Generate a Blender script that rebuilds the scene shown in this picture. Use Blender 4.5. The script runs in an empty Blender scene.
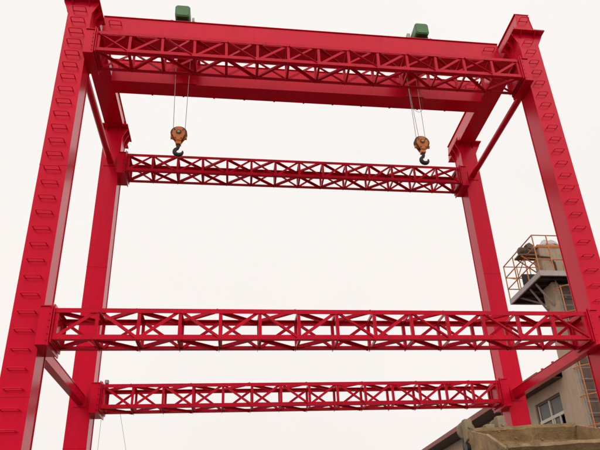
import bpy, math, random
from mathutils import Vector, Matrix

random.seed(7)
SC = bpy.context.scene
COL = SC.collection

# ------------------------------------------------------------------ camera
CAM = Vector((3.3432, -8.8446, 1.6))
YAW, PIT, ROL, FPX = 0.15224, 0.44547, -0.05416, 595.83
PPX, PPY = 316.12, 289.49            # principal point of the 600 x 450 photograph (it is a crop)
fw = Vector((math.sin(YAW)*math.cos(PIT), math.cos(YAW)*math.cos(PIT), math.sin(PIT)))
rt0 = Vector((math.cos(YAW), -math.sin(YAW), 0)); up0 = rt0.cross(fw)
rt = rt0*math.cos(ROL) + up0*math.sin(ROL); up = -rt0*math.sin(ROL) + up0*math.cos(ROL)
cd = bpy.data.cameras.new('camera'); cam = bpy.data.objects.new('camera', cd); COL.objects.link(cam)
cam.matrix_world = Matrix(((rt.x, up.x, -fw.x, CAM.x), (rt.y, up.y, -fw.y, CAM.y), (rt.z, up.z, -fw.z, CAM.z), (0, 0, 0, 1)))
cd.sensor_fit = 'HORIZONTAL'; cd.sensor_width = 36.0; cd.lens = 36.0*FPX/600
cd.shift_x = (300-PPX)/600; cd.shift_y = (PPY-225)/600
cd.clip_end = 3000; cd.clip_start = 0.05
SC.camera = cam

# ------------------------------------------------------------------ sky (bright overcast) and sun
SUN_EL, SUN_AZ = math.radians(40), math.radians(186)     # azimuth from +Y clockwise: behind the camera, a little to the left
w = bpy.data.worlds.new('World'); SC.world = w; w.use_nodes = True
nt = w.node_tree; nt.nodes.clear()
def N(t, **kw):
    n = nt.nodes.new(t)
    for k, v in kw.items(): setattr(n, k, v)
    return n
sky = N('ShaderNodeTexSky', sky_type='NISHITA', sun_disc=False)
sky.sun_elevation = SUN_EL; sky.sun_rotation = SUN_AZ; sky.dust_density = 6; sky.air_density = 1.5
hs = N('ShaderNodeHueSaturation'); hs.inputs['Saturation'].default_value = 0.1
tc = N('ShaderNodeTexCoord'); sx = N('ShaderNodeSeparateXYZ')
mr = N('ShaderNodeMapRange'); mr.inputs['From Min'].default_value = 0.0; mr.inputs['From Max'].default_value = 1.0
cr = N('ShaderNodeMix', data_type='RGBA'); cr.inputs[6].default_value = (9.75, 9.25, 8.85, 1); cr.inputs[7].default_value = (10.1, 9.8, 9.55, 1)
nz = N('ShaderNodeTexNoise'); nz.inputs['Scale'].default_value = 2.2; nz.inputs['Detail'].default_value = 3
nm = N('ShaderNodeMapRange'); nm.inputs['To Min'].default_value = 0.95; nm.inputs['To Max'].default_value = 1.04
mul = N('ShaderNodeVectorMath', operation='SCALE')
mx = N('ShaderNodeMix', data_type='RGBA'); mx.inputs[0].default_value = 0.94
bg = N('ShaderNodeBackground'); bg.inputs['Strength'].default_value = 0.1
out = N('ShaderNodeOutputWorld')
L = nt.links.new
L(sky.outputs[0], hs.inputs['Color']); L(tc.outputs['Generated'], sx.inputs[0]); L(sx.outputs['Z'], mr.inputs['Value'])
L(mr.outputs[0], cr.inputs[0]); L(tc.outputs['Generated'], nz.inputs['Vector']); L(nz.outputs[0], nm.inputs['Value'])
L(cr.outputs[2], mul.inputs[0]); L(nm.outputs[0], mul.inputs['Scale'])
L(hs.outputs[0], mx.inputs[6]); L(mul.outputs[0], mx.inputs[7]); L(mx.outputs[2], bg.inputs[0]); L(bg.outputs[0], out.inputs[0])

ld = bpy.data.lights.new('sun', 'SUN'); ld.energy = 1.0; ld.angle = math.radians(100); ld.color = (1, 0.95, 0.88)
sun = bpy.data.objects.new('sun', ld); COL.objects.link(sun)
sd = Vector((math.sin(SUN_AZ)*math.cos(SUN_EL), math.cos(SUN_AZ)*math.cos(SUN_EL), math.sin(SUN_EL)))
sun.rotation_euler = sd.to_track_quat('Z', 'Y').to_euler(); sun.location = sd*60

vs = SC.view_settings
vs.view_transform = 'Standard'; vs.look = 'None'; vs.gamma = 1; vs.use_curve_mapping = False; vs.exposure = 0.0

# ------------------------------------------------------------------ materials
def material(name, base, rough=0.5, metal=0.0, var=0.12, scale=3.0, spot=None, spot_amt=0.0, spot_scale=6.0,
             streak=0.0, streak_col=(0.1, 0.05, 0.03), bump=0.0, bump_scale=60.0, rvar=0.1, coat=0.0, tint=None, ior=1.5, stretch=(1, 1, 1)):
    m = bpy.data.materials.new(name); m.use_nodes = True
    t = m.node_tree; b = t.nodes['Principled BSDF']; k = t.links.new
    def n(ty, **kw):
        q = t.nodes.new(ty)
        for a, v in kw.items(): setattr(q, a, v)
        return q
    geo = n('ShaderNodeNewGeometry')
    mp = n('ShaderNodeMapping'); mp.inputs['Scale'].default_value = stretch; k(geo.outputs['Position'], mp.inputs[0])
    n1 = n('ShaderNodeTexNoise'); n1.inputs['Scale'].default_value = scale; n1.inputs['Detail'].default_value = 8; n1.inputs['Roughness'].default_value = 0.65
    k(mp.outputs[0], n1.inputs['Vector'])
    r1 = n('ShaderNodeMapRange'); r1.inputs['From Min'].default_value = 0.3; r1.inputs['From Max'].default_value = 0.7
    r1.inputs['To Min'].default_value = 1-var; r1.inputs['To Max'].default_value = 1+var; k(n1.outputs[0], r1.inputs[0])
    sc = n('ShaderNodeVectorMath', operation='SCALE'); sc.inputs[0].default_value = base; k(r1.outputs[0], sc.inputs['Scale'])
    c = sc.outputs[0]
    if spot_amt:
        n2 = n('ShaderNodeTexNoise'); n2.inputs['Scale'].default_value = spot_scale; n2.inputs['Detail'].default_value = 10; n2.inputs['Roughness'].default_value = 0.7
        k(geo.outputs['Position'], n2.inputs['Vector'])
        r2 = n('ShaderNodeMapRange'); r2.inputs['From Min'].default_value = 0.56; r2.inputs['From Max'].default_value = 0.72; r2.inputs['To Max'].default_value = spot_amt
        k(n2.outputs[0], r2.inputs[0])
        x = n('ShaderNodeMix', data_type='RGBA'); x.inputs[7].default_value = (*spot, 1); k(r2.outputs[0], x.inputs[0]); k(c, x.inputs[6]); c = x.outputs[2]
    if streak:
        m3 = n('ShaderNodeMapping'); m3.inputs['Scale'].default_value = (9, 9, 0.45); k(geo.outputs['Position'], m3.inputs[0])
        n3 = n('ShaderNodeTexNoise'); n3.inputs['Scale'].default_value = 1.0; n3.inputs['Detail'].default_value = 6; k(m3.outputs[0], n3.inputs['Vector'])
        r3 = n('ShaderNodeMapRange'); r3.inputs['From Min'].default_value = 0.52; r3.inputs['From Max'].default_value = 0.75; r3.inputs['To Max'].default_value = streak
        k(n3.outputs[0], r3.inputs[0])
        x = n('ShaderNodeMix', data_type='RGBA'); x.inputs[7].default_value = (*streak_col, 1); k(r3.outputs[0], x.inputs[0]); k(c, x.inputs[6]); c = x.outputs[2]
    k(c, b.inputs['Base Color'])
    rr = n('ShaderNodeMapRange'); rr.inputs['To Min'].default_value = max(rough-rvar, 0.02); rr.inputs['To Max'].default_value = min(rough+rvar, 1)
    k(n1.outputs[0], rr.inputs[0]); k(rr.outputs[0], b.inputs['Roughness'])
    b.inputs['Metallic'].default_value = metal
    b.inputs['IOR'].default_value = ior
    if tint: b.inputs['Specular Tint'].default_value = (*tint, 1)
    if coat: b.inputs['Coat Weight'].default_value = coat; b.inputs['Coat Roughness'].default_value = 0.15
    if bump:
        n4 = n('ShaderNodeTexNoise'); n4.inputs['Scale'].default_value = bump_scale; n4.inputs['Detail'].default_value = 6; k(geo.outputs['Position'], n4.inputs['Vector'])
        bp = n('ShaderNodeBump'); bp.inputs['Strength'].default_value = bump; bp.inputs['Distance'].default_value = 0.02
        k(n4.outputs[0], bp.inputs['Height']); k(bp.outputs[0], b.inputs['Normal'])
    return m

RED = (0.60, 0.004, 0.027)
M = {
 'red': material('red_gloss_paint', RED, 0.24, var=0.09, scale=0.9, streak=0.32, streak_col=(0.42, 0.003, 0.016), spot=(0.54, 0.02, 0.035), spot_amt=0.4, spot_scale=7, bump=0.06, bump_scale=3.5, rvar=0.09, tint=(1, .06, .10), ior=1.7),
 'redbar': material('red_paint_on_steel_angle', (0.55, 0.004, 0.024), 0.34, var=0.18, scale=4, spot=(0.20, 0.006, 0.010), spot_amt=0.6, spot_scale=11, bump=0.12, bump_scale=50, tint=(1, .12, .16)),
 'rungred': material('red_paint_on_rungs', (0.72, 0.010, 0.040), 0.5, var=0.15, scale=6, spot=(0.40, 0.02, 0.03), spot_amt=0.6, spot_scale=12, tint=(1, .3, .3)),
 'rust': material('rusty_sheave', (0.16, 0.065, 0.03), 0.7, var=0.3, scale=14, bump=0.2),
 'green': material('green_machine_enamel', (0.06, 0.17, 0.05), 0.45, var=0.2, scale=8, spot=(0.03, 0.08, 0.025), spot_amt=0.5),
 'palegrey': material('pale_grey_paint', (0.42, 0.44, 0.36), 0.5, var=0.15, scale=8),
 'dark': material('dark_greasy_steel', (0.025, 0.022, 0.02), 0.45, metal=0.3, var=0.3, scale=10, bump=0.1),
 'orange': material('orange_block_paint', (0.70, 0.20, 0.03), 0.45, var=0.25, scale=14, spot=(0.20, 0.06, 0.02), spot_amt=0.6, spot_scale=13, bump=0.15),
 'rope': material('steel_wire_rope', (0.40, 0.35, 0.30), 0.6, metal=0.1, var=0.3, scale=40, bump=0.3, bump_scale=200),
 'cable': material('black_cable_sheath', (0.03, 0.03, 0.03), 0.6),
 'rail': material('orange_rail_paint', (0.60, 0.23, 0.07), 0.5, var=0.2, scale=9, spot=(0.28, 0.11, 0.05), spot_amt=0.7, spot_scale=12),
 'plaster': material('tan_cement_render', (0.54, 0.425, 0.31), 0.9, var=0.14, scale=1.1, streak=0.4, streak_col=(0.34, 0.25, 0.17), spot=(0.40, 0.30, 0.21), spot_amt=0.5, spot_scale=2.5, bump=0.3, bump_scale=45),
 'maroon': material('maroon_metal_fascia', (0.27, 0.065, 0.045), 0.55, var=0.25, scale=3, streak=0.4, streak_col=(0.10, 0.035, 0.03)),
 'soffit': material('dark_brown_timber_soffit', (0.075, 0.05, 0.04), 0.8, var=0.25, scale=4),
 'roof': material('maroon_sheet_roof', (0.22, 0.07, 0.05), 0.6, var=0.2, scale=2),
 'cream': material('cream_window_frame', (0.72, 0.67, 0.56), 0.5, var=0.1, scale=6, spot=(0.45, 0.38, 0.28), spot_amt=0.5),
 'brownframe': material('brown_window_reveal', (0.14, 0.075, 0.055), 0.6, var=0.2),
 'glass': material('grey_window_glass', (0.115, 0.115, 0.10), 0.22, var=0.12, scale=2, spot=(0.17, 0.16, 0.14), spot_amt=0.4, rvar=0.05, ior=1.33),
 'room': material('painted_room_shade', (0.02, 0.018, 0.022), 0.9),  # near-black, the shade indoors put into the colour
 'panel': material('brown_sheet_steel_panel', (0.15, 0.095, 0.065), 0.7, var=0.3, scale=3, streak=0.6, streak_col=(0.07, 0.045, 0.035), bump=0.2, bump_scale=25),
 'greysteel': material('weathered_grey_steel', (0.30, 0.26, 0.23), 0.6, var=0.2, scale=5, spot=(0.16, 0.10, 0.07), spot_amt=0.7),
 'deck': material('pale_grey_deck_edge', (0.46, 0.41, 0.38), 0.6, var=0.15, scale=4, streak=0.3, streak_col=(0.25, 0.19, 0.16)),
 'blackbrown': material('black_brown_steel_plate', (0.035, 0.028, 0.026), 0.8, var=0.3, scale=4),  # near-black brown plate for deck, joists and board
 'housing': material('tan_machine_housing', (0.46, 0.36, 0.24), 0.6, var=0.15, scale=4, streak=0.45, streak_col=(0.26, 0.17, 0.10)),
 'sheet': material('translucent_white_sheeting', (0.78, 0.77, 0.75), 0.5, var=0.05),
 'mud': material('muddy_worn_bucket_steel', (0.32, 0.21, 0.10), 0.8, var=0.4, scale=3.2, spot=(0.12, 0.08, 0.045), spot_amt=0.9, spot_scale=8, streak=0.5, streak_col=(0.44, 0.31, 0.16), bump=0.6, bump_scale=30),
 'lug': material('dusty_beige_bracket_paint', (0.285, 0.22, 0.13), 0.7, var=0.2, scale=9, spot=(0.16, 0.11, 0.06), spot_amt=0.8, spot_scale=11, bump=0.3, bump_scale=40),
 'yellow': material('dusty_loader_yellow', (0.55, 0.33, 0.05), 0.55, var=0.2, scale=3, spot=(0.2, 0.14, 0.07), spot_amt=0.7),
 'rubber': material('dusty_tyre_rubber', (0.045, 0.042, 0.038), 0.85, var=0.3, scale=6, bump=0.2),
 'concrete': material('dark_yard_ground', (0.15, 0.13, 0.11), 0.9, var=0.2, scale=0.5, spot=(0.09, 0.08, 0.07), spot_amt=0.7, spot_scale=0.35, bump=0.3, bump_scale=20),  # unseen ground, coloured dark so little light bounces up under the steel
 'footing': material('footing_concrete', (0.36, 0.35, 0.33), 0.9, var=0.15, bump=0.3),
}
nt2 = M['sheet'].node_tree; nt2.nodes['Principled BSDF'].inputs['Transmission Weight'].default_value = 0.5

# ------------------------------------------------------------------ mesh helpers
class MB:
    def __init__(s): s.v = []; s.f = []
    def raw(s, vs_, fs):
        o = len(s.v); s.v += [tuple(p) for p in vs_]; s.f += [tuple(i+o for i in q) for q in fs]; return s
    def box(s, a, b):
        (x0, y0, z0), (x1, y1, z1) = a, b
        return s.raw([(x0,y0,z0),(x1,y0,z0),(x1,y1,z0),(x0,y1,z0),(x0,y0,z1),(x1,y0,z1),(x1,y1,z1),(x0,y1,z1)],
                     [(3,2,1,0),(4,5,6,7),(0,1,5,4),(1,2,6,5),(2,3,7,6),(3,0,4,7)])
    def prism(s, prof, axis, lo, hi):
        """extrude a 2D outline along axis x, y or z"""
        n = len(prof)
        def P(u, v, t): return {'x': (t, u, v), 'y': (u, t, v), 'z': (u, v, t)}[axis]
        vs_ = [P(u, v, lo) for u, v in prof] + [P(u, v, hi) for u, v in prof]
        fs = [tuple(range(n))[::-1], tuple(range(n, 2*n))] + [(i, (i+1) % n, (i+1) % n+n, i+n) for i in range(n)]
        return s.raw(vs_, fs)
    def tube(s, pts, r, n=8, caps=True):
        pts = [Vector(p) for p in pts]; rs = r if isinstance(r, (list, tuple)) else [r]*len(pts)
        ref = None; rings = []
        for i, p in enumerate(pts):
            d = (pts[min(i+1, len(pts)-1)] - pts[max(i-1, 0)]).normalized()
            if ref is None: ref = Vector((0, 0, 1)) if abs(d.z) < 0.9 else Vector((1, 0, 0))
            u = (ref - d*ref.dot(d)).normalized(); q = d.cross(u); ref = u
            rings.append([p + (u*math.cos(2*math.pi*k/n) + q*math.sin(2*math.pi*k/n))*rs[i] for k in range(n)])
        vs_ = [x for g in rings for x in g]; fs = []
        for i in range(len(pts)-1):
            for k in range(n):
                fs.append((i*n+k, i*n+(k+1) % n, (i+1)*n+(k+1) % n, (i+1)*n+k))
        if caps: fs += [tuple(range(n))[::-1], tuple(range((len(pts)-1)*n, len(pts)*n))]
        return s.raw(vs_, fs)
    def cyl(s, c, axis, r, h, n=16):
        c = Vector(c); d = {'x': Vector((1,0,0)), 'y': Vector((0,1,0)), 'z': Vector((0,0,1))}[axis]*h/2
        return s.tube([c-d, c+d], r, n)
    def build(s, name, m, parent=None, smooth=False, bevel=0.0):
        me = bpy.data.meshes.new(name); me.from_pydata(s.v, [], s.f); me.update()
        import bmesh
        bm = bmesh.new(); bm.from_mesh(me); bmesh.ops.recalc_face_normals(bm, faces=bm.faces)
        if bevel:
            ed = [e for e in bm.edges if len(e.link_faces) == 2 and e.calc_face_angle(0) > 0.6]
            bmesh.ops.bevel(bm, geom=ed, offset=bevel, segments=1, affect='EDGES', clamp_overlap=True)
        bm.to_mesh(me); bm.free()
        if smooth:
            me.polygons.foreach_set('use_smooth', [True]*len(me.polygons)); me.set_sharp_from_angle(angle=math.radians(40))
        me.materials.append(M[m])
        return link(name, me, parent)
def link(name, me, parent=None, mat=None):
    o = bpy.data.objects.new(name, me); COL.objects.link(o)
    if parent: o.parent = parent
    if mat is not None: o.matrix_local = mat
    return o
def tag(o, label, cat, group=None, kind=None):
    if label: o['label'] = label
    if cat: o['category'] = cat
    if group: o['group'] = group
    if kind: o['kind'] = kind
    return o
def empty(name, loc=(0, 0, 0), rz=0):
    o = bpy.data.objects.new(name, None); COL.objects.link(o); o.location = loc; o.rotation_euler = (0, 0, rz); o.empty_display_size = 0.3
    return o

# ------------------------------------------------------------------ ground
g = MB(); g.raw([(-700,-700,0),(700,-700,0),(700,700,0),(-700,700,0)], [(0,1,2,3)])
o = g.build('ground', 'concrete'); o['kind'] = 'structure'

# ------------------------------------------------------------------ the red frame
A, B, W, D = 0.4517, 0.4439, 9.9977, 3.7761          # column width and depth, overall width, front-to-back pitch
Z1, Z2, H = 5.412, 11.321, 0.433                     # top chord heights of the two truss levels, truss height
YT, TD = -0.0865, 0.439                              # truss front chord and its depth
PZ = 12.30                                           # underside of the column head plates
frame = empty('portal_frame', (0, 0, 0))
tag(frame, 'huge red four-legged steel portal frame with lattice trusses filling the view', 'gantry crane')

RUNG = None
def rung_mesh():
    m = MB(); r = 0.0095; w_, dp, q = 0.125, 0.115, .03
    m.tube([(-w_, 0, 0), (-w_, -dp+q, 0), (-w_+q*.3, -dp+q*.3, 0), (-w_+q, -dp, 0), (w_-q, -dp, 0), (w_-q*.3, -dp+q*.3, 0), (w_, -dp+q, 0), (w_, 0, 0)], r, 6)
    m.tube([(-w_-0.004, -0.004, 0), (w_+0.004, -0.004, 0)], 0.0055, 6)
    return m
def rung(parent, x, y, z):
    global RUNG
    if RUNG is None:
        o = rung_mesh().build('rung', 'rungred', parent); RUNG = o.data
    else: o = link('rung', RUNG, parent)
    o.location = (x, y, z); return o
GUS = {}
def gusset(parent, key, prof, axis, lo, hi):
    return MB().prism(prof, axis, lo, hi).build('gusset', 'red', parent)
def column(x0, y0, front, left):
    m = MB(); i = 0.012
    x1, y1 = x0+A, y0+B; zb, zt = 0.33, PZ
    m.box((x0, y0, zb), (x1, y0+i, zt)); m.box((x0, y1-i, zb), (x1, y1, zt))          # front and rear plates
    m.box((x0+i, y0+i, zb), (x0+2*i, y1-i, zt)); m.box((x1-2*i, y0+i, zb), (x1-i, y1-i, zt))
    c = m.build('column', 'red', frame)
    c['label'] = ('front ' if front else 'rear ') + ('left' if left else 'right') + (' column with rungs' if front else ' plain column')
    # splice beads round the shaft
    for zz in (4.1, 8.2):
        b = MB(); b.box((x0-.004, y0-.004, zz), (x1+.004, y0-.0005, zz+.018)); b.box((x1+.0005, y0, zz), (x1+.004, y0+i, zz+.018))
        b.build('weld_bead', 'red', c)
    MB().box((x0-.12, y0-.12, PZ), (x1+.16 if not left else x1+.13, y1+.12, PZ+.03)).build('head_plate', 'red', c)
    MB().box((x0-.2, y0-.2, .30), (x1+.2, y1+.2, .33)).build('base_plate', 'red', c)
    for s, xe in ((-1, x0), (1, x1)):
        ex = 0.14 if s == 1 and not left else 0.11
        for yy in (y0+.004, y0+B/2, y1-.016):
            gusset(c, 'x', [(xe, PZ), (xe+s*ex, PZ), (xe+s*ex, PZ-.05), (xe, PZ-.33)], 'y', yy, yy+.012)
    for xx in (x0+.06, x1-.072):
        gusset(c, 'y', [(y0, PZ), (y0-.1, PZ), (y0-.1, PZ-.03), (y0, PZ-.16)], 'x', xx, xx+.012)
        gusset(c, 'y', [(y1, PZ), (y1+.1, PZ), (y1+.1, PZ-.04), (y1, PZ-.3)], 'x', xx, xx+.012)
    for s, xe in ((-1, x0), (1, x1)):
        gusset(c, 'b', [(xe, .33), (xe+s*.17, .33), (xe+s*.17, .37), (xe, .7)], 'y', y0+B/2, y0+B/2+.016)
    if front:
        for k in range(38):
            q = rung(c, x0+A/2-(0 if left else .02), y0, 12.0-0.3*k+.01+random.uniform(-.006, .006))
            q.scale = (1 if left else .8, 1 if left else .85, 1); q.rotation_euler = (random.uniform(-.03, .03), random.uniform(-.012, .012), 0)
    bm_ = MB()
    for bx_ in (x0-.13, x1+.13):
        for by in (y0-.13, y0+B/2, y1+.13): bm_.cyl((bx_, by, .36), 'z', .02, .06, 6)
    bo = bm_.build('anchor_bolts', 'dark', c); bo['kind'] = 'stuff'
    ft = MB().box((x0-.45, y0-.45, -0.3), (x1+.45, y1+.45, .30)).build('concrete_footing', 'footing', bevel=.02)
    tag(ft, 'concrete footing block under the %s %s red column' % ('front' if front else 'rear', 'left' if left else 'right'), 'footing', 'footings under the red columns')
    return c
for fx, x0 in ((True, 0.0), (False, W-A)):
    for fr, y0 in ((True, 0.0), (False, D)): column(x0, y0, fr, fx)

# --- side beams on the column heads
def side_beam(x0, left):
    zb, zt = PZ+.03, 12.90; i = .014; y0, y1 = -.03, D+B+.45; x1 = x0+A
    m = MB()
    m.box((x0, y0, zb), (x1, y1, zb+i)); m.box((x0+.05, y0, zt-i), (x1-.05, y1, zt))
    # webs lean inwards a little: the end face narrows to the top
    for s in (0, 1):
        xb = x0+.02 if s == 0 else x1-.034; xt = x0+.075 if s == 0 else x1-.089
        m.prism([(xb, zb+i), (xb+i, zb+i), (xt+i, zt-i), (xt, zt-i)], 'y', y0, y1)
    b = m.build('side_beam', 'red', frame)
    MB().prism([(x0+.034, zb+i), (x1-.034, zb+i), (x1-.089, zt-i), (x0+.089, zt-i)], 'y', y0+.01, y0+.022).build('end_plate', 'red', b)
    MB().prism([(x0+.034, zb+i), (x1-.034, zb+i), (x1-.089, zt-i), (x0+.089, zt-i)], 'y', y1-.022, y1-.01).build('end_plate', 'red', b)
    r = rung(b, x0+A/2, y0+.01, 12.68); r.scale = (.8, 1, 1)
    for yy in (0.05, .4, D+.05, D+.4):
        xi = x1 if left else x0; s = 1 if left else -1
        gusset(b, 's', [(xi, zb), (xi+s*.10, zb), (xi+s*.10, zb+.04), (xi-s*.02, zb+.26)], 'y', yy, yy+.012)
    return b
side_beam(0.0, True); side_beam(W-A, False)

# --- the two main girders
for y0, y1, zb in ((0.81, 1.19, 12.29), (2.02, 2.42, 12.19)):
    x0, x1, zt, i = A+.002, W-A-.002, 12.86, .012
    m = MB()
    m.box((x0, y0, zb), (x1, y1, zb+i)); m.box((x0, y0-.01, zt), (x1, y1+.01, zt+i))
    m.box((x0, y0+.012, zb+i), (x1, y0+.012+i, zt)); m.box((x0, y1-.024, zb+i), (x1, y1-.012, zt))
    m.box((x0, y0+.024, zb+i), (x0+i, y1-.024, zt)); m.box((x1-i, y0+.024, zb+i), (x1, y1-.024, zt))
    gd = m.build('girder', 'red', frame)
    gd['label'] = 'front box girder' if y0 < 1 else 'rear box girder'
    r = MB().box((x0, (y0+y1)/2-.03, zt+i), (x1, (y0+y1)/2+.03, zt+i+.045)).build('crane_rail', 'dark', gd)
    for xx in (0.72, W-.72):
        rr = rung(gd, xx, y0+.012, 12.63)
    lug = None
    for k in range(11):
        xx = x0+.9+k*.73
        if lug is None: q = MB().box((-.02, -.015, -.035), (.02, .015, 0)).build('lug', 'redbar', gd); lug = q.data
        else: q = link('lug', lug, gd)
        q.location = (xx, y1-.03, zb)
    for xx in (x0+2.9, x1-2.9):
        MB().box((xx, y0+.008, zb+i), (xx+.012, y0+.0115, zt)).build('weld_bead', 'red', gd)

# --- lattice trusses
def angle_mesh(name, ln, w_, t):
    """steel angle of length ln along local Z, heel at the origin"""
    m = MB(); m.prism([(0, 0), (w_, 0), (w_, t), (t, t), (t, w_), (0, w_)], 'z', -ln/2, ln/2); return m
BAR = {}
def bar(name, parent, p, q, w_, t, xhint):
    p, q = Vector(p), Vector(q); ln = (q-p).length
    jt = lambda: random.uniform(-.006, .006)
    z = (q-p+Vector((jt(), jt()*.3, jt()))).normalized(); xh = Vector(xhint); x = (xh - z*xh.dot(z)).normalized(); y = z.cross(x)
    c = (p+q)/2 - x*w_/2 - y*t
    mt = Matrix(((x.x, y.x, z.x, c.x), (x.y, y.y, z.y, c.y), (x.z, y.z, z.z, c.z), (0, 0, 0, 1)))
    key = (name, round(ln, 3), w_, t)
    if key in BAR: o = link(name, BAR[key], parent)
    else: o = angle_mesh(name, ln, w_, t).build(name, 'redbar', parent); BAR[key] = o.data
    o.matrix_local = mt
    return o
NP = 14
def truss(yf, zt, flip, label):
    xa, xb = .665, W-.665; yr = yf+TD; zb = zt-H; c = .075; t = .008
    m = MB()
    def chord(y, z, sy, sz):      # heel on the outer corner, legs turned inwards
        m.prism([(y, z), (y+sy*c, z), (y+sy*c, z+sz*t), (y+sy*t, z+sz*t), (y+sy*t, z+sz*c), (y, z+sz*c)], 'x', xa, xb)
    h = .0375
    chord(yf-h, zt+h, 1, -1); chord(yf-h, zb-h, 1, 1); chord(yr+h, zt+h, -1, -1); chord(yr+h, zb-h, -1, 1)
    tr = m.build('lattice_truss', 'redbar', frame); tr['label'] = label
    for xe in (xa-.016, xb):      # end plates with bolt heads
        MB().box((xe, yf-h-.03, zb-h-.05), (xe+.016, yr+h+.03, zt+h+.05)).build('end_plate', 'red', tr)
    dx = (xb-xa)/NP
    for k in range(NP+1):
        x = xa+.03 if k == 0 else xb-.03 if k == NP else xa+k*dx
        e = .028
        for y, s in ((yf-.022, 1), (yr+.022, -1)):
            bar('post', tr, (x, y, zb-e), (x, y, zt+e), .052, .006, (1, 0, 0))
        for z in (zt+.022, zb-.022):
            bar('strut', tr, (x, yf-e, z), (x, yr+e, z), .052, .006, (1, 0, 0))
    for k in range(NP):
        x0, x1 = xa+k*dx+.03, xa+(k+1)*dx-.03
        a = (k % 2 == 0) ^ flip
        def dg(p0, p1, xh): bar('diagonal', tr, p0, p1, .052, .006, xh)
        e = .01
        y = yf-.012
        dg((x0, y, zb+e if a else zt-e), (x1, y, zt-e if a else zb+e), (1, 0, 0))
        y = yr+.012
        dg((x0, y, zt-e if a else zb+e), (x1, y, zb+e if a else zt-e), (1, 0, 0))
        z = zt+.012
        dg((x0, yf+e if a else yr-e, z), (x1, yr-e if a else yf+e, z), (1, 0, 0))
        z = zb-.012
        dg((x0, yr-e if a else yf+e, z), (x1, yf+e if a else yr-e, z), (1, 0, 0))
def bracket(xc, s, y0, zt):
    """stub welded to a column's inner face, ending in a bolted flange"""
    zb = zt-H; ya, yb = y0+YT-.06, y0+YT+TD+.06
    m = MB()
    def bx(xa, xb, *r): m.box((min(xa, xb), r[0], r[1]), (max(xa, xb), r[2], r[3]))
    x1 = xc+s*.196; x2 = xc+s*.178
    bx(xc, x2, ya, zb-.13, yb, zb-.114); bx(xc, x2, ya, zt+.06, yb, zt+.076)
    bx(xc, x2, ya+.02, zb-.114, ya+.034, zt+.06); bx(xc, x2, yb-.034, zb-.114, yb-.02, zt+.06)
    bx(x2, x1, ya-.025, zb-.15, yb+.025, zt+.1)
    b = m.build('truss_bracket', 'red', frame)
    q = MB()
    for zz in [zb-.06+k*(H+.11)/5 for k in range(6)]:
        for yy in (ya-.004, yb+.004): q.cyl((x2-s*.012, yy, zz), 'x', .013, .03, 6)
    for yy in (ya+.12, ya+.28, ya+.44):
        for zz in (zb-.1, zt+.088): q.cyl((x2-s*.012, yy, zz), 'x', .012, .03, 6)
    bo = q.build('bolts', 'redbar', b); bo['kind'] = 'stuff'
for yy, dz, nm_ in ((0.0, 0, 'front'), (D, 1, 'rear')):
    for z, fl, lv in ((Z1-.062*dz, False, 'lower'), (Z2+.014*dz, True, 'upper')):
        truss(yy+YT, z, fl if yy == 0 else not fl, lv+' '+nm_+' lattice truss')
        bracket(A-.0115, 1, yy, z); bracket(W-A+.0115, -1, yy, z)

# --- side ties: round pipes at the upper level, box beams at the lower one
for xc, s in ((0.225, 1), (W-.225, -1)):
    tp = MB().tube([(xc, B+.016, 11.20), (xc, D-.016, 11.20)], .075, 20).build('tie_pipe', 'red', frame, smooth=True)
    for yy in (B, D-.016): MB().box((xc-.14, yy, 11.06), (xc+.14, yy+.016, 11.34)).build('flange_plate', 'red', tp)
    m = MB(); xa, xb = xc-.07, xc+.07; zt, zb, t = 5.20, 5.0, .012
    m.box((xa, B+.016, zt-t), (xb, D-.016, zt)); m.box((xa, B+.016, zb), (xb, D-.016, zb+t))
    m.box((xa+.01, B+.016, zb+t), (xa+.01+t, D-.016, zt-t)); m.box((xb-.01-t, B+.016, zb+t), (xb-.01, D-.016, zt-t))
    tb = m.build('tie_beam', 'red', frame)
    for yy in (B, D-.016): MB().box((xa-.06, yy, zb-.06), (xb+.06, yy+.016, zt+.06)).build('flange_plate', 'red', tb)
    if s == -1:
        for yy in (1.9, 2.35): MB().box((xa+.02, yy, zt), (xa+.06, yy+.045, zt+.045)).build('lug', 'redbar', tb)

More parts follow.
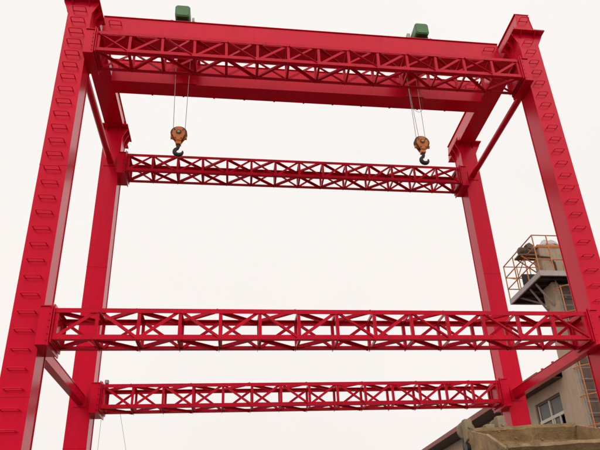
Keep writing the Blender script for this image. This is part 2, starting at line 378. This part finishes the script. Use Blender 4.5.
# ------------------------------------------------------------------ hoists on the girders
def hoist(x, mir, bx, bz, tops, label):
    """x: centre of the trolley, mir: pale box on the right (+1) or left (-1), bx, bz: hook block, tops: rope x at the drum"""
    h = empty('hoist_trolley', (x, 1.61, 12.917)); tag(h, label, 'hoist', 'hoists riding on the two red girders')
    zr = 0.0
    m = MB()
    for xx in (-.34, .28): m.box((xx, -.42, .12), (xx+.06, .72, .2))
    for yy in (-.43, .54): m.box((-.28, yy, .13), (.28, yy+.12, .19))
    m.build('trolley_frame', 'redbar', h)
    wm = None
    for xx in (-.24, .24):
        for yy in (-.61, .61):
            if wm is None: q = MB().cyl((0, 0, 0), 'y', .08, .07, 18).build('wheel', 'dark', h, smooth=True); wm = q.data
            else: q = link('wheel', wm, h)
            q.location = (xx, yy, .081)
    d = MB().tube([(-.3, 0, -.05), (-.27, 0, -.05), (-.27, 0, -.05), (.27, 0, -.05), (.27, 0, -.05), (.3, 0, -.05)], [.19, .19, .14, .14, .19, .19], 22).build('drum', 'redbar', h, smooth=True)
    pl = MB(); pl.box((-.19, .375, -.725), (.28, .395, .12)); pl.box((-.19, .17, -.02), (.28, .375, .0)); pl.box((-.19, -.17, -.12), (.19, -.15, .12)); pl.box((-.19, -.15, -.06), (-.17, .15, .12)); pl.box((.17, -.15, -.06), (.19, .15, .12))
    pl.build('drum_housing', 'red', h)
    # green motor box with chamfered corners, standing over the front girder
    c = .045; x0, x1, z0, z1 = -.165, .165, .12, .47
    prof = [(x0+c, z0), (x1-c, z0), (x1, z0+c), (x1, z1-c), (x1-c, z1), (x0+c, z1), (x0, z1-c), (x0, z0+c)]
    mb = MB().prism(prof, 'y', -.80, -.74+.30).build('motor_box', 'green', h, bevel=.012)
    i = .03
    MB().prism([((u)*.86, z0+.18+(v-z0-.18)*.86) for u, v in prof], 'y', -.812, -.80).build('cover', 'green', mb, bevel=.006)
    MB().box((-.15, -.72, -.03), (.15, -.36, .12)).build('motor_foot', 'dark', h)
    xx = (.19, .24) if mir > 0 else (-.27, -.19)
    MB().box((xx[0], -.50, .24), (xx[1], -.2, .46)).build('control_box', 'palegrey', h, bevel=.01)
    # hook block
    lx, lz = bx-x, bz-12.917
    hb = MB()
    out_ = [(-.07, .17), (0, .20), (.07, .17), (.125, .10), (.14, .0), (.10, -.09), (.06, -.17), (-.06, -.17), (-.10, -.09), (-.14, 0), (-.125, .10)]
    for yy in (-.075, .055): hb.prism([(lx+u*1.0, lz+v) for u, v in out_], 'y', yy, yy+.02)
    hb.box((lx-.055, -.055, lz-.25), (lx+.055, .055, lz-.15))
    blk = hb.build('hook_block', 'orange', h, bevel=.006)
    MB().tube([(lx, -.045, lz+.045), (lx, -.03, lz+.045), (lx, 0, lz+.045), (lx, .03, lz+.045), (lx, .045, lz+.045)], [.178, .178, .14, .178, .178], 24).build('sheave', 'rust', blk, smooth=True)
    MB().cyl((lx, -.0, lz+.045), 'y', .03, .21, 12).build('pin', 'palegrey', blk, smooth=True)
    MB().cyl((lx, -.08, lz+.045), 'y', .06, .014, 16).build('keeper_plate', 'rust', blk)
    for ux, uz in ((-.085, .11), (.085, .11), (-.06, -.12), (.06, -.12)): MB().cyl((lx+ux, -.082, lz+uz), 'y', .014, .02, 6).build('bolt', 'rust', blk)
    MB().cyl((lx, 0, lz-.06), 'x', .038, .34, 10).build('trunnion', 'orange', blk, smooth=True)
    # hook: shank then a tapering C
    hp = [(lx, 0, lz-.22), (lx, 0, lz-.30)]; hr = [.035, .04]
    cx, cz, R = lx+.015, lz-.43, .085
    for k in range(15):
        a = math.radians(110 + k*265/14)
        hp.append((cx+R*math.cos(a), 0, cz+R*math.sin(a))); hr.append(.036+.012*math.sin(math.pi*k/14) - (.022*max(0, k-10)/4))
    MB().tube(hp, hr, 10).build('hook', 'dark', blk, smooth=True)
    for (tx, ty), ex in zip(tops, (-.12, .12, -.02, .10)):
        MB().tube([(lx+ex, ty*.3, lz+.05), (tx-x, ty, -.06)], .0065, 6).build('rope', 'rope', h, smooth=True)
    return h
hoist(2.125, 1, 2.125, 10.31, [(1.96, -.1), (2.27, .1)], 'hoist with green motor box and orange hook block nearer the left columns')
hoist(7.715, -1, 7.58, 10.37, [(7.43, -.1), (7.74, .1), (7.50, .12)], 'hoist with green motor box and orange hook block nearer the right columns')

# loose power lead sagging beside the right hoist's ropes
pts = []
for k in range(13):
    u = k/12; pts.append((7.50+.24*u, 1.58, 11.42-.10*math.sin(math.pi*u)))
lead = MB().tube([(7.48, 1.62, 12.86), (7.50, 1.58, 11.9)] + pts + [(7.745, 1.6, 11.9), (7.75, 1.64, 12.86)], .004, 6).build('power_lead', 'cable', smooth=True)
tag(lead, 'thin dark power lead sagging beside the ropes of the right hoist', 'cable')

# wires dropping from the lower rear truss, and a little box standing on it
c1 = MB().tube([(.60, 4.16, 4.84), (.585, 4.16, 3.0), (.57, 4.18, 0.004)], .0035, 6).build('hanging_wire', 'rope', smooth=True)
tag(c1, 'thin wire dropping straight down beside the rear left column', 'wire', 'wires under the lower rear truss')
c2 = MB().tube([(.98, 4.16, 4.88), (1.17, 4.15, 4.09), (2.10, 4.13, 0.004)], .0035, 6).build('hanging_wire', 'rope', smooth=True)
tag(c2, 'thin slanting wire running down from the lower rear truss', 'wire', 'wires under the lower rear truss')
jb = empty('floodlight', (.735, 3.70, 5.388)); tag(jb, 'small grey floodlight on the left end of the lower rear truss', 'floodlight')
MB().box((-.04, -.04, .02), (.035, .04, .10)).build('lamp_body', 'greysteel', jb, bevel=.008)
MB().box((-.02, -.02, 0), (.02, .02, .02)).build('lamp_foot', 'dark', jb)

# ------------------------------------------------------------------ building behind on the right
XW, ZE = 12.5, 6.24
bld = empty('workshop_building', (XW, 6.22, 0))
tag(bld, 'tan rendered workshop with maroon eave behind the right columns', 'building')
YB0, YB1, XB1 = 0.0, 40.0, 11.0         # local: y along the wall, x away from the yard
wy0, wy1, wz0, wz1 = .35, 1.87, 4.42, 5.92
m = MB(); T = .24
m.box((0, YB0, 0), (T, wy0, ZE)); m.box((0, wy1, 0), (T, YB1, ZE)); m.box((0, wy0, 0), (T, wy1, wz0)); m.box((0, wy0, wz1), (T, wy1, ZE))
m.box((T, YB0, 0), (XB1-T, YB0+T, ZE)); m.box((T, YB1-T, 0), (XB1-T, YB1, ZE)); m.box((XB1-T, YB0, 0), (XB1, YB1, ZE))
m.build('wall', 'plaster', bld)
for yy in (YB0+.05, YB1-.05-T):
    MB().prism([(0, ZE), (XB1, ZE), (XB1/2, ZE+1.6)], 'y', yy, yy+T).build('gable', 'plaster', bld)
rf = MB(); ov = .72
for s in (-1, 1):
    xe = -ov if s < 0 else XB1+ov
    rf.prism([(xe, ZE+.10), (XB1/2, ZE+1.75), (XB1/2, ZE+1.80), (xe, ZE+.15)] if s < 0 else [(XB1/2, ZE+1.75), (xe, ZE+.10), (xe, ZE+.15), (XB1/2, ZE+1.80)], 'y', YB0+.02, YB1+.3)
rfo = rf.build('roof', 'roof', bld)
MB().box((-ov-.025, YB0+.02, ZE-.01), (-ov, YB1+.3, ZE+.16)).build('fascia', 'maroon', rfo)
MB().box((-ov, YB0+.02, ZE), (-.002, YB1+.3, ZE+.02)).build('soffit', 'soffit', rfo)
# window: brown reveal, cream frame, two panes above, opening casements below
wn = MB(); f = .06; xg = .08
for (a, b) in (((xg-.03, wy0+.002, wz0+.002), (xg+.05, wy0+f, wz1-.002)), ((xg-.03, wy1-f, wz0+.002), (xg+.05, wy1-.002, wz1-.002)), ((xg-.03, wy0+f, wz1-f), (xg+.05, wy1-f, wz1-.002)), ((xg-.03, wy0+f, wz0+.002), (xg+.05, wy1-f, wz0+f))): wn.box(a, b)
win = wn.build('window', 'brownframe', bld)
zt_ = 5.36; ym = (wy0+wy1)/2
fr = MB(); fr.box((xg-.045, wy0+f, zt_-.04), (xg+.045, wy1-f, zt_+.045)); fr.box((xg-.035, ym-.028, zt_+.045), (xg+.04, ym+.028, wz1-f)); fr.box((xg-.035, ym-.035, wz0+f), (xg+.04, ym+.035, zt_-.04))
fr.box((xg-.02, wy1-f-.05, zt_+.045), (xg+.03, wy1-f, wz1-f))
fr.build('frame', 'cream', win)
for y0, y1 in ((wy0+f, ym-.028), (ym+.028, wy1-f-.05)):
    MB().box((xg+.004, y0, zt_+.045), (xg+.010, y1, wz1-f)).build('pane', 'glass', win)
MB().box((xg+.004, ym+.035, wz0+f), (xg+.010, wy1-f, zt_-.04)).build('pane', 'glass', win)
cs = MB(); cy = wy0+f+.03
for k in (0.0, .34): cs.box((xg-.02-.0, ym-.06-k*1.0-.05, wz0+f), (xg+.015, ym-.06-k*1.0, zt_-.04))
cs.build('casement', 'cream', win)
MB().box((xg-.10, cy+.10, wz0+f), (xg-.075, cy+.14, zt_-.05)).build('casement_stile', 'cream', win)
MB().box((xg+.004, ym-.36, wz0+f), (xg+.010, ym-.06, zt_-.04)).build('pane', 'glass', win)
MB().box((-.05, wy0-.06, wz0-.08), (xg-.032, wy1+.06, wz0-.002)).build('sill', 'plaster', win)
rm = MB(); rm.box((1.4, wy0-.5, wz0-1), (1.42, wy1+.5, wz1+.3)); rm.build('dark_backing', 'room', bld)  # black sheet behind the window, standing in for the unlit space inside

# ------------------------------------------------------------------ tower with railed platform and caged ladder
tw = empty('elevator_tower', (XW, 5.64, 0))
tag(tw, 'tan elevator tower topped by a railed platform beside the right column', 'tower')
ZP = 8.98
MB().box((-.004, 0, 0), (.16, .575, ZP-.05)).build('pier', 'plaster', tw)
MB().box((.16, .10, 0), (1.5, .575, ZP-.05)).build('shaft_wall', 'panel', tw)
MB().box((1.5, 0, 0), (1.66, .575, ZP-.05)).build('pier', 'plaster', tw)
pm = None
for r in range(18):
    for c_ in range(3):
        if pm is None: q = MB().box((0, -.015, 0), (.42, 0, .46)).build('panel', 'panel', tw, bevel=.006); pm = q.data
        else: q = link('panel', pm, tw)
        q.location = (.175+c_*.44, .10, .1+r*.49)
MB().tube([(.20, .05, 0), (.20, .05, ZP-.06)], .022, 8).build('conduit', 'greysteel', tw, smooth=True)
# platform: left edge x -0.55, front edge y -0.42
px0, px1, py0, py1 = -.56, 1.25, -.43, 1.60
dk = MB(); dk.box((px0+.05, py0+.05, ZP+.02), (px1-.05, py1-.05, ZP+.06)); dk.build('platform_deck', 'blackbrown', tw)
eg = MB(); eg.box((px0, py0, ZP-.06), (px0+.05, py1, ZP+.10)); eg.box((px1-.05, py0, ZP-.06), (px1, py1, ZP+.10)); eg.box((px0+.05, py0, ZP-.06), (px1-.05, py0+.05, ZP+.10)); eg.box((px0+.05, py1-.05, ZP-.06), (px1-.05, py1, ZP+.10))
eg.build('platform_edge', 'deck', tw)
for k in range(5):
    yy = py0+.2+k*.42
    MB().box((px0+.05, yy, ZP-.07), (px1-.05, yy+.06, ZP+.02)).build('joist', 'blackbrown', tw)
for yy in (.12, .48, 1.1):
    q = MB(); q.tube([(px0+.12, yy, ZP-.05), (-.03 if yy < .6 else .6, min(yy, .5), ZP-.75)], .032, 6).build('brace', 'greysteel', tw)
# railing
rl = MB(); RH = 1.18
rl_z = ZP+.10
def rail_line(p, q, z): MB().tube([(*p, z), (*q, z)], .019, 6).build('handrail', 'rail', tw, smooth=True)
corners = [(px0+.02, py0+.02), (px0+.02, py1-.02), (px1-.02, py1-.02), (px1-.02, py0+.02)]
for i_ in range(4):
    p, q = corners[i_], corners[(i_+1) % 4]
    for hh in (RH, .78, .38): rail_line(p, q, rl_z+hh-.01)
    n_ = 3 if i_ % 2 == 0 else 4
    for k in range(n_):
        u = k/n_
        MB().tube([(p[0]+(q[0]-p[0])*u, p[1]+(q[1]-p[1])*u, rl_z-.12), (p[0]+(q[0]-p[0])*u, p[1]+(q[1]-p[1])*u, rl_z+RH)], .02, 6).build('rail_post', 'rail', tw, smooth=True)
p, q = corners[0], corners[1]
for u0, u1 in ((0, .333), (.667, .333), (.667, 1)):
    MB().tube([(p[0]+.012, p[1]+(q[1]-p[1])*u0, rl_z+.38), (p[0]+.012, p[1]+(q[1]-p[1])*u1, rl_z+.78)], .013, 6).build('rail_brace', 'rail', tw, smooth=True)
# caged ladder on the front
ld_ = MB(); lx0, lx1, ly = .06, .46, -.10
for xx in (lx0, lx1): MB().tube([(xx, ly, .2), (xx, ly, ZP+.02)], .02, 6).build('ladder_rail', 'greysteel', tw, smooth=True)
rm_ = None
for k in range(28):
    if rm_ is None: q = MB().tube([(lx0, 0, 0), (lx1, 0, 0)], .014, 6).build('ladder_rung', 'greysteel', tw); rm_ = q.data
    else: q = link('ladder_rung', rm_, tw)
    q.location = (0, ly, .4+k*.31)
for k in range(4):
    MB().tube([(lx0+.2, ly, 1.2+k*2.4), (lx0+.2, .09, 1.2+k*2.4)], .015, 6).build('standoff', 'greysteel', tw)
hm = None
for k in range(9):
    if hm is None:
        pp = [(lx0, ly, 0)] + [((lx0+lx1)/2-.33*math.cos(a), ly-.02-.40*math.sin(a), 0) for a in [math.pi*j/10 for j in range(11)]] + [(lx1, ly, 0)]
        q = MB().tube(pp, .017, 6).build('cage_hoop', 'rail', tw, smooth=True); hm = q.data
    else: q = link('cage_hoop', hm, tw)
    q.location = (0, 0, 2.36+k*.78)
for a in (37, 90, 143):
    a = math.radians(a); xx, yy = (lx0+lx1)/2-.33*math.cos(a), ly-.02-.40*math.sin(a)
    MB().tube([(xx, yy, 2.3), (xx, yy, 8.64)], .017, 6).build('cage_bar', 'rail', tw, smooth=True)

# machinery standing on the platform
mh = empty('drive_housing', (XW+.20, 5.64, ZP+.06)); tag(mh, 'tan sheet metal drive housing with motor on the railed tower platform', 'machine housing')
MB().box((-.36, .0, 0), (.85, .42, 1.06)).build('casing', 'housing', mh, bevel=.02)
MB().box((-.40, -.04, 1.06), (.89, .46, 1.12)).build('lid', 'rail', mh)
MB().tube([(.12, .3, 1.12)] + [(.28-.19*math.cos(a), .3, 1.16+.24*math.sin(a)) for a in [math.pi*j/10 for j in range(11)]] + [(.44, .3, 1.12)], .035, 8).build('pipe_bend', 'panel', mh, smooth=True)
MB().tube([(-.42, -.03, .72), (-.1, -.05, .68), (0.02, -.04, .5), (.02, -.03, .08)], .028, 8).build('pipe', 'panel', mh, smooth=True)
for k in range(2): MB().box((-.30+k*.58, -.012, .15), (.18+k*.58, 0, .5)).build('hatch', 'housing', mh, bevel=.004)
sf = MB(); sf.box((-.98, .06, .80), (-.36, .40, .85)); sf.build('motor_shelf', 'panel', mh)
for yy in (.09, .36): MB().tube([(-.92, yy, .80), (-.38, yy, .38)], .02, 6).build('shelf_brace', 'rail', mh)
mo = MB().tube([(-.90, .22, 1.02), (-.88, .22, 1.02), (-.62, .22, 1.02), (-.58, .22, 1.02), (-.45, .22, 1.0), (-.36, .22, 1.0)], [.08, .105, .105, .08, .05, .05], 14).build('motor', 'panel', mh, smooth=True)
for k in range(6): MB().cyl((-.86+k*.045, .22, 1.02), 'x', .12, .014, 14).build('cooling_fin', 'panel', mo)
MB().prism([(-.62, 1.10), (-.46, 1.06), (-.40, 1.20), (-.52, 1.30), (-.66, 1.22)], 'y', .14, .30).build('gearbox', 'panel', mh, bevel=.015)
MB().box((-.82, .10, .85), (-.66, .34, .92)).build('motor_foot', 'blackbrown', mo)
bp_ = MB().box((0, 0, 0), (.75, .03, .92)).build('steel_board', 'blackbrown', None); bp_.location = (XW-.02, 7.15, ZP+.065)
tag(bp_, 'dark steel board leaning at the far edge of the tower platform', 'board')
# crumpled sheeting
sh = MB(); nx_ = 9; rs = random.Random(3); vs_ = []; fs = []
for i_ in range(nx_):
    for j in range(nx_):
        u, v = i_/(nx_-1), j/(nx_-1)
        z = 1.125 + .30*math.exp(-((u-.5)**2*5+(v-.5)**2*6)) + .05*math.sin(9*u+4*v)*math.cos(7*v-3*u)*u*(1-u)*6 + rs.random()*.015
        vs_.append((-.25+u*.75, .02+v*.40, z))
for i_ in range(nx_-1):
    for j in range(nx_-1): fs.append((i_*nx_+j, (i_+1)*nx_+j, (i_+1)*nx_+j+1, i_*nx_+j+1))
sh.raw(vs_, fs); so = sh.build('plastic_sheeting', 'sheet', None, smooth=True); so.location = (XW+.20, 5.64, ZP+.06)
tag(so, 'crumpled white plastic sheeting heaped on the tan drive housing', 'sheeting')

# ------------------------------------------------------------------ wheel loader: only its raised bucket reaches into view
lo = empty('wheel_loader', (7.75, 2.6, 0)); tag(lo, 'dusty wheel loader with its muddy bucket raised at lower right', 'loader')
bk = Matrix.Translation((0.0, -2.84, 3.46)) @ Matrix.Rotation(math.radians(-2.0), 4, 'Y')    # rear top edge of the bucket
BW = .84
# section in (y, z), y towards the camera negative; rear top edge at 0,0; cutting edge at -1.10,-.42
sec = [(0, 0), (.10, -.18), (.13, -.42), (.06, -.66), (-.14, -.82), (-.42, -.86), (-.80, -.71), (-1.10, -.50)]
t_ = .035
inn = []
for i_, (y, z) in enumerate(sec):
    a = Vector(sec[max(i_-1, 0)]); b = Vector(sec[min(i_+1, len(sec)-1)]); d = (b-a).normalized(); nrm = Vector((d.y, -d.x))
    inn.append((y-nrm.x*-t_*-1 if False else y+(-t_*abs(d.y) if d.y < 0 else t_*0), z) if False else (y + (d.y)*t_*1.0, z - d.x*t_*1.0))
shell = MB(); n_ = len(sec); NXB = 36; rb = random.Random(11)
def dent(x, y, z): return .016*math.sin(5.1*x+3*z+1)*math.sin(3.3*x-4*y) + .009*math.sin(13*x+7*y+9*z) + rb.uniform(-.004, .004)
grid = []
for k in range(NXB+1):
    x = -BW + 2*BW*k/NXB
    for (oy, oz), (iy, iz) in zip(sec, inn):
        d = dent(x, oy, oz) if 0 < k < NXB else 0
        grid += [(x, oy+d*.7, oz+d), (x, iy+d*.7, iz+d)]
fs = []; st = 2*n_
for k in range(NXB):
    a, b = k*st, (k+1)*st
    for i_ in range(n_-1):
        fs += [(a+2*i_, a+2*i_+2, b+2*i_+2, b+2*i_), (a+2*i_+1, b+2*i_+1, b+2*i_+3, a+2*i_+3)]
    fs += [(a, b, b+1, a+1), (a+st-2, a+st-1, b+st-1, b+st-2)]
for i_ in range(n_-1):
    fs += [(2*i_, 2*i_+1, 2*i_+3, 2*i_+2), (NXB*st+2*i_, NXB*st+2*i_+2, NXB*st+2*i_+3, NXB*st+2*i_+1)]
shell.raw(grid, fs)
bo_ = shell.build('bucket', 'mud', lo); bo_.matrix_local = bk; bo_['label'] = 'muddy brown digging bucket'
sp = [(0, 0), (.30, .06), (.35, -.22), (.20, -.50)] + sec[3:] + [(-.55, -.18)]
for s in (-1, 1):
    xa = s*BW; MB().prism(sp, 'x', xa if s > 0 else xa-.03, xa+.03 if s > 0 else xa).build('side_plate', 'mud', bo_, bevel=.004)
    MB().prism([(-1.12, -.485), (-.55, -.165), (-.55, -.205), (-1.10, -.525)], 'x', xa+s*.0-(.05 if s < 0 else -.0), xa+(.0 if s < 0 else .05)).build('edge_strip', 'mud', bo_)
def rough_bar(name, prof, x0, x1, amp, nseg=30):
    m_ = MB(); n__ = len(prof); vv = []; ff = []
    for k in range(nseg+1):
        x = x0+(x1-x0)*k/nseg; d = amp*(math.sin(7*x+1)+.7*math.sin(17*x))*.5
        vv += [(x, y+d*.5+rb.uniform(-amp, amp)*.35, z+d+rb.uniform(-amp, amp)*.4) for y, z in prof]
    for k in range(nseg):
        for q_ in range(n__): ff.append((k*n__+q_, k*n__+(q_+1) % n__, (k+1)*n__+(q_+1) % n__, (k+1)*n__+q_))
    ff += [tuple(range(n__))[::-1], tuple(range(nseg*n__, (nseg+1)*n__))]
    return m_.raw(vv, ff).build(name, 'mud', bo_)
rough_bar('cutting_edge', [(-1.18, -.48), (-.90, -.66), (-.91, -.625), (-1.17, -.435)], -BW-.05, BW+.05, .008)
rough_bar('top_lip', [(-.02, -.02), (.03, -.02), (.035, .03), (-.025, .03)], -BW, BW, .007)
# clods of dried mud stuck to the floor and the back
cl = MB()
for k in range(60):
    x = rb.uniform(-BW+.05, BW-.05); u = rb.random()
    if u < .5: i_ = rb.choice((0, 1, 2)); 
    else: i_ = rb.choice((4, 5, 6))
    f_ = rb.random(); cy_ = inn[i_][0]+(inn[i_+1][0]-inn[i_][0])*f_; cz_ = inn[i_][1]+(inn[i_+1][1]-inn[i_][1])*f_
    R_ = rb.uniform(.006, .022); vv = []; ff = []
    for a_ in range(4):
        th = math.pi*(a_+.5)/4
        for b_ in range(7):
            ph = 2*math.pi*b_/7; q_ = R_*rb.uniform(.7, 1.25)
            vv.append((x+q_*1.5*math.sin(th)*math.cos(ph), cy_+q_*.6*math.sin(th)*math.sin(ph), cz_+q_*.7*math.cos(th)))
    for a_ in range(3):
        for b_ in range(7): ff.append((a_*7+b_, a_*7+(b_+1) % 7, (a_+1)*7+(b_+1) % 7, (a_+1)*7+b_))
    ff += [tuple(range(7)), tuple(range(21, 28))]
    cl.raw(vv, ff)
clo = cl.build('dried_mud', 'mud', bo_); clo['kind'] = 'stuff'
# hinge lugs standing above the rear edge
def lug(x, w_, h, lean, round_r):
    q = MB(); y0 = .075
    q.prism([(y0, -.10), (y0+.16, -.16), (y0+.16, h-.03), (y0+.10, h), (y0, h)], 'x', x-w_/2, x+w_/2)
    l = q.build('hinge_lug', 'lug', bo_, bevel=.008)
    MB().cyl((x, y0-.012, h*.35), 'y', .022, .03, 12).build('pin', 'lug', l, smooth=True)
    if round_r:
        MB().cyl((x+.03, y0+.22, h*.32), 'y', round_r, .05, 24).build('hinge_plate', 'lug', l, smooth=True)
lug(-.84, .12, .20, 0, .145); lug(-.50, .15, .10, 0, 0); lug(-.30, .13, .22, 0, .15); lug(.45, .13, -.01, 0, .0)
MB().cyl((-.54, .20, .05), 'x', .025, .5, 12).build('hinge_pin', 'dark', bo_, smooth=True)
# lift arms, cylinders, body
for s in (-1, 1):
    x = s*.62
    m = MB(); m.prism([(-2.78, 2.80), (-2.68, 3.16), (-1.6, 2.75), (.55, 1.95), (.60, 1.70), (-1.5, 2.40)], 'x', x-.05, x+.05)
    m.build('lift_arm', 'yellow', lo, bevel=.01)
    MB().tube([(x*.55, -1.2, 1.25), (x*.75, -1.35, 2.3)], .06, 12).build('lift_cylinder', 'dark', lo, smooth=True)
MB().tube([(0, .2, 2.05), (0, -1.3, 3.05), (0, -2.60, 3.36)], .05, 10).build('tilt_cylinder', 'dark', lo, smooth=True)
MB().cyl((-.89, -2.68, 3.20), 'x', .085, .06, 18).build('pivot_boss', 'dark', lo, smooth=True)
MB().tube([(-.87, -2.55, 3.40), (-.91, -2.62, 3.20), (-.85, -2.3, 2.85)], .022, 8).build('hydraulic_hose', 'cable', lo, smooth=True)
ch = MB(); ch.prism([(-1.55, .65), (2.7, .65), (2.7, 1.55), (1.2, 1.75), (.1, 1.4), (-.4, 1.9), (-1.3, 1.5)], 'x', -.5, .5); ch.build('chassis', 'yellow', lo, bevel=.02)
MB().prism([(.75, 1.72), (2.75, 1.5), (2.75, .9), (.75, .9)], 'x', -.62, .62).build('engine_hood', 'yellow', lo, bevel=.03)
cb = MB()
for xx in (-.55, .49):
    for yy in (-.35, .70): cb.box((xx, yy, 1.35), (xx+.06, yy+.06, 2.55))
cb.box((-.62, -.45, 2.55), (.62, .85, 2.65)); cb.box((-.55, -.35, 1.2), (.55, .76, 1.36))
cab = cb.build('cab', 'yellow', lo, bevel=.01)
MB().box((-.48, -.33, 1.37), (.48, -.32, 2.54)).build('windscreen', 'glass', cab)
for xx in (-.54, .53): MB().box((xx, -.28, 1.37), (xx+.01, .69, 2.54)).build('side_window', 'glass', cab)
for s in (-1, 1):
    for yy in (-1.0, 1.75):
        ty = MB().tube([(s*.60, yy, .62), (s*.64, yy, .62), (s*.92, yy, .62), (s*.96, yy, .62)], [.52, .62, .62, .52], 28).build('wheel', 'rubber', lo, smooth=True)
        MB().tube([(s*.955, yy, .62), (s*.975, yy, .62)], [.33, .30], 20).build('rim', 'yellow', ty, smooth=True)
        MB().cyl((s*.55, yy, .62), 'x', .09, .12, 12).build('hub', 'dark', ty, smooth=True)
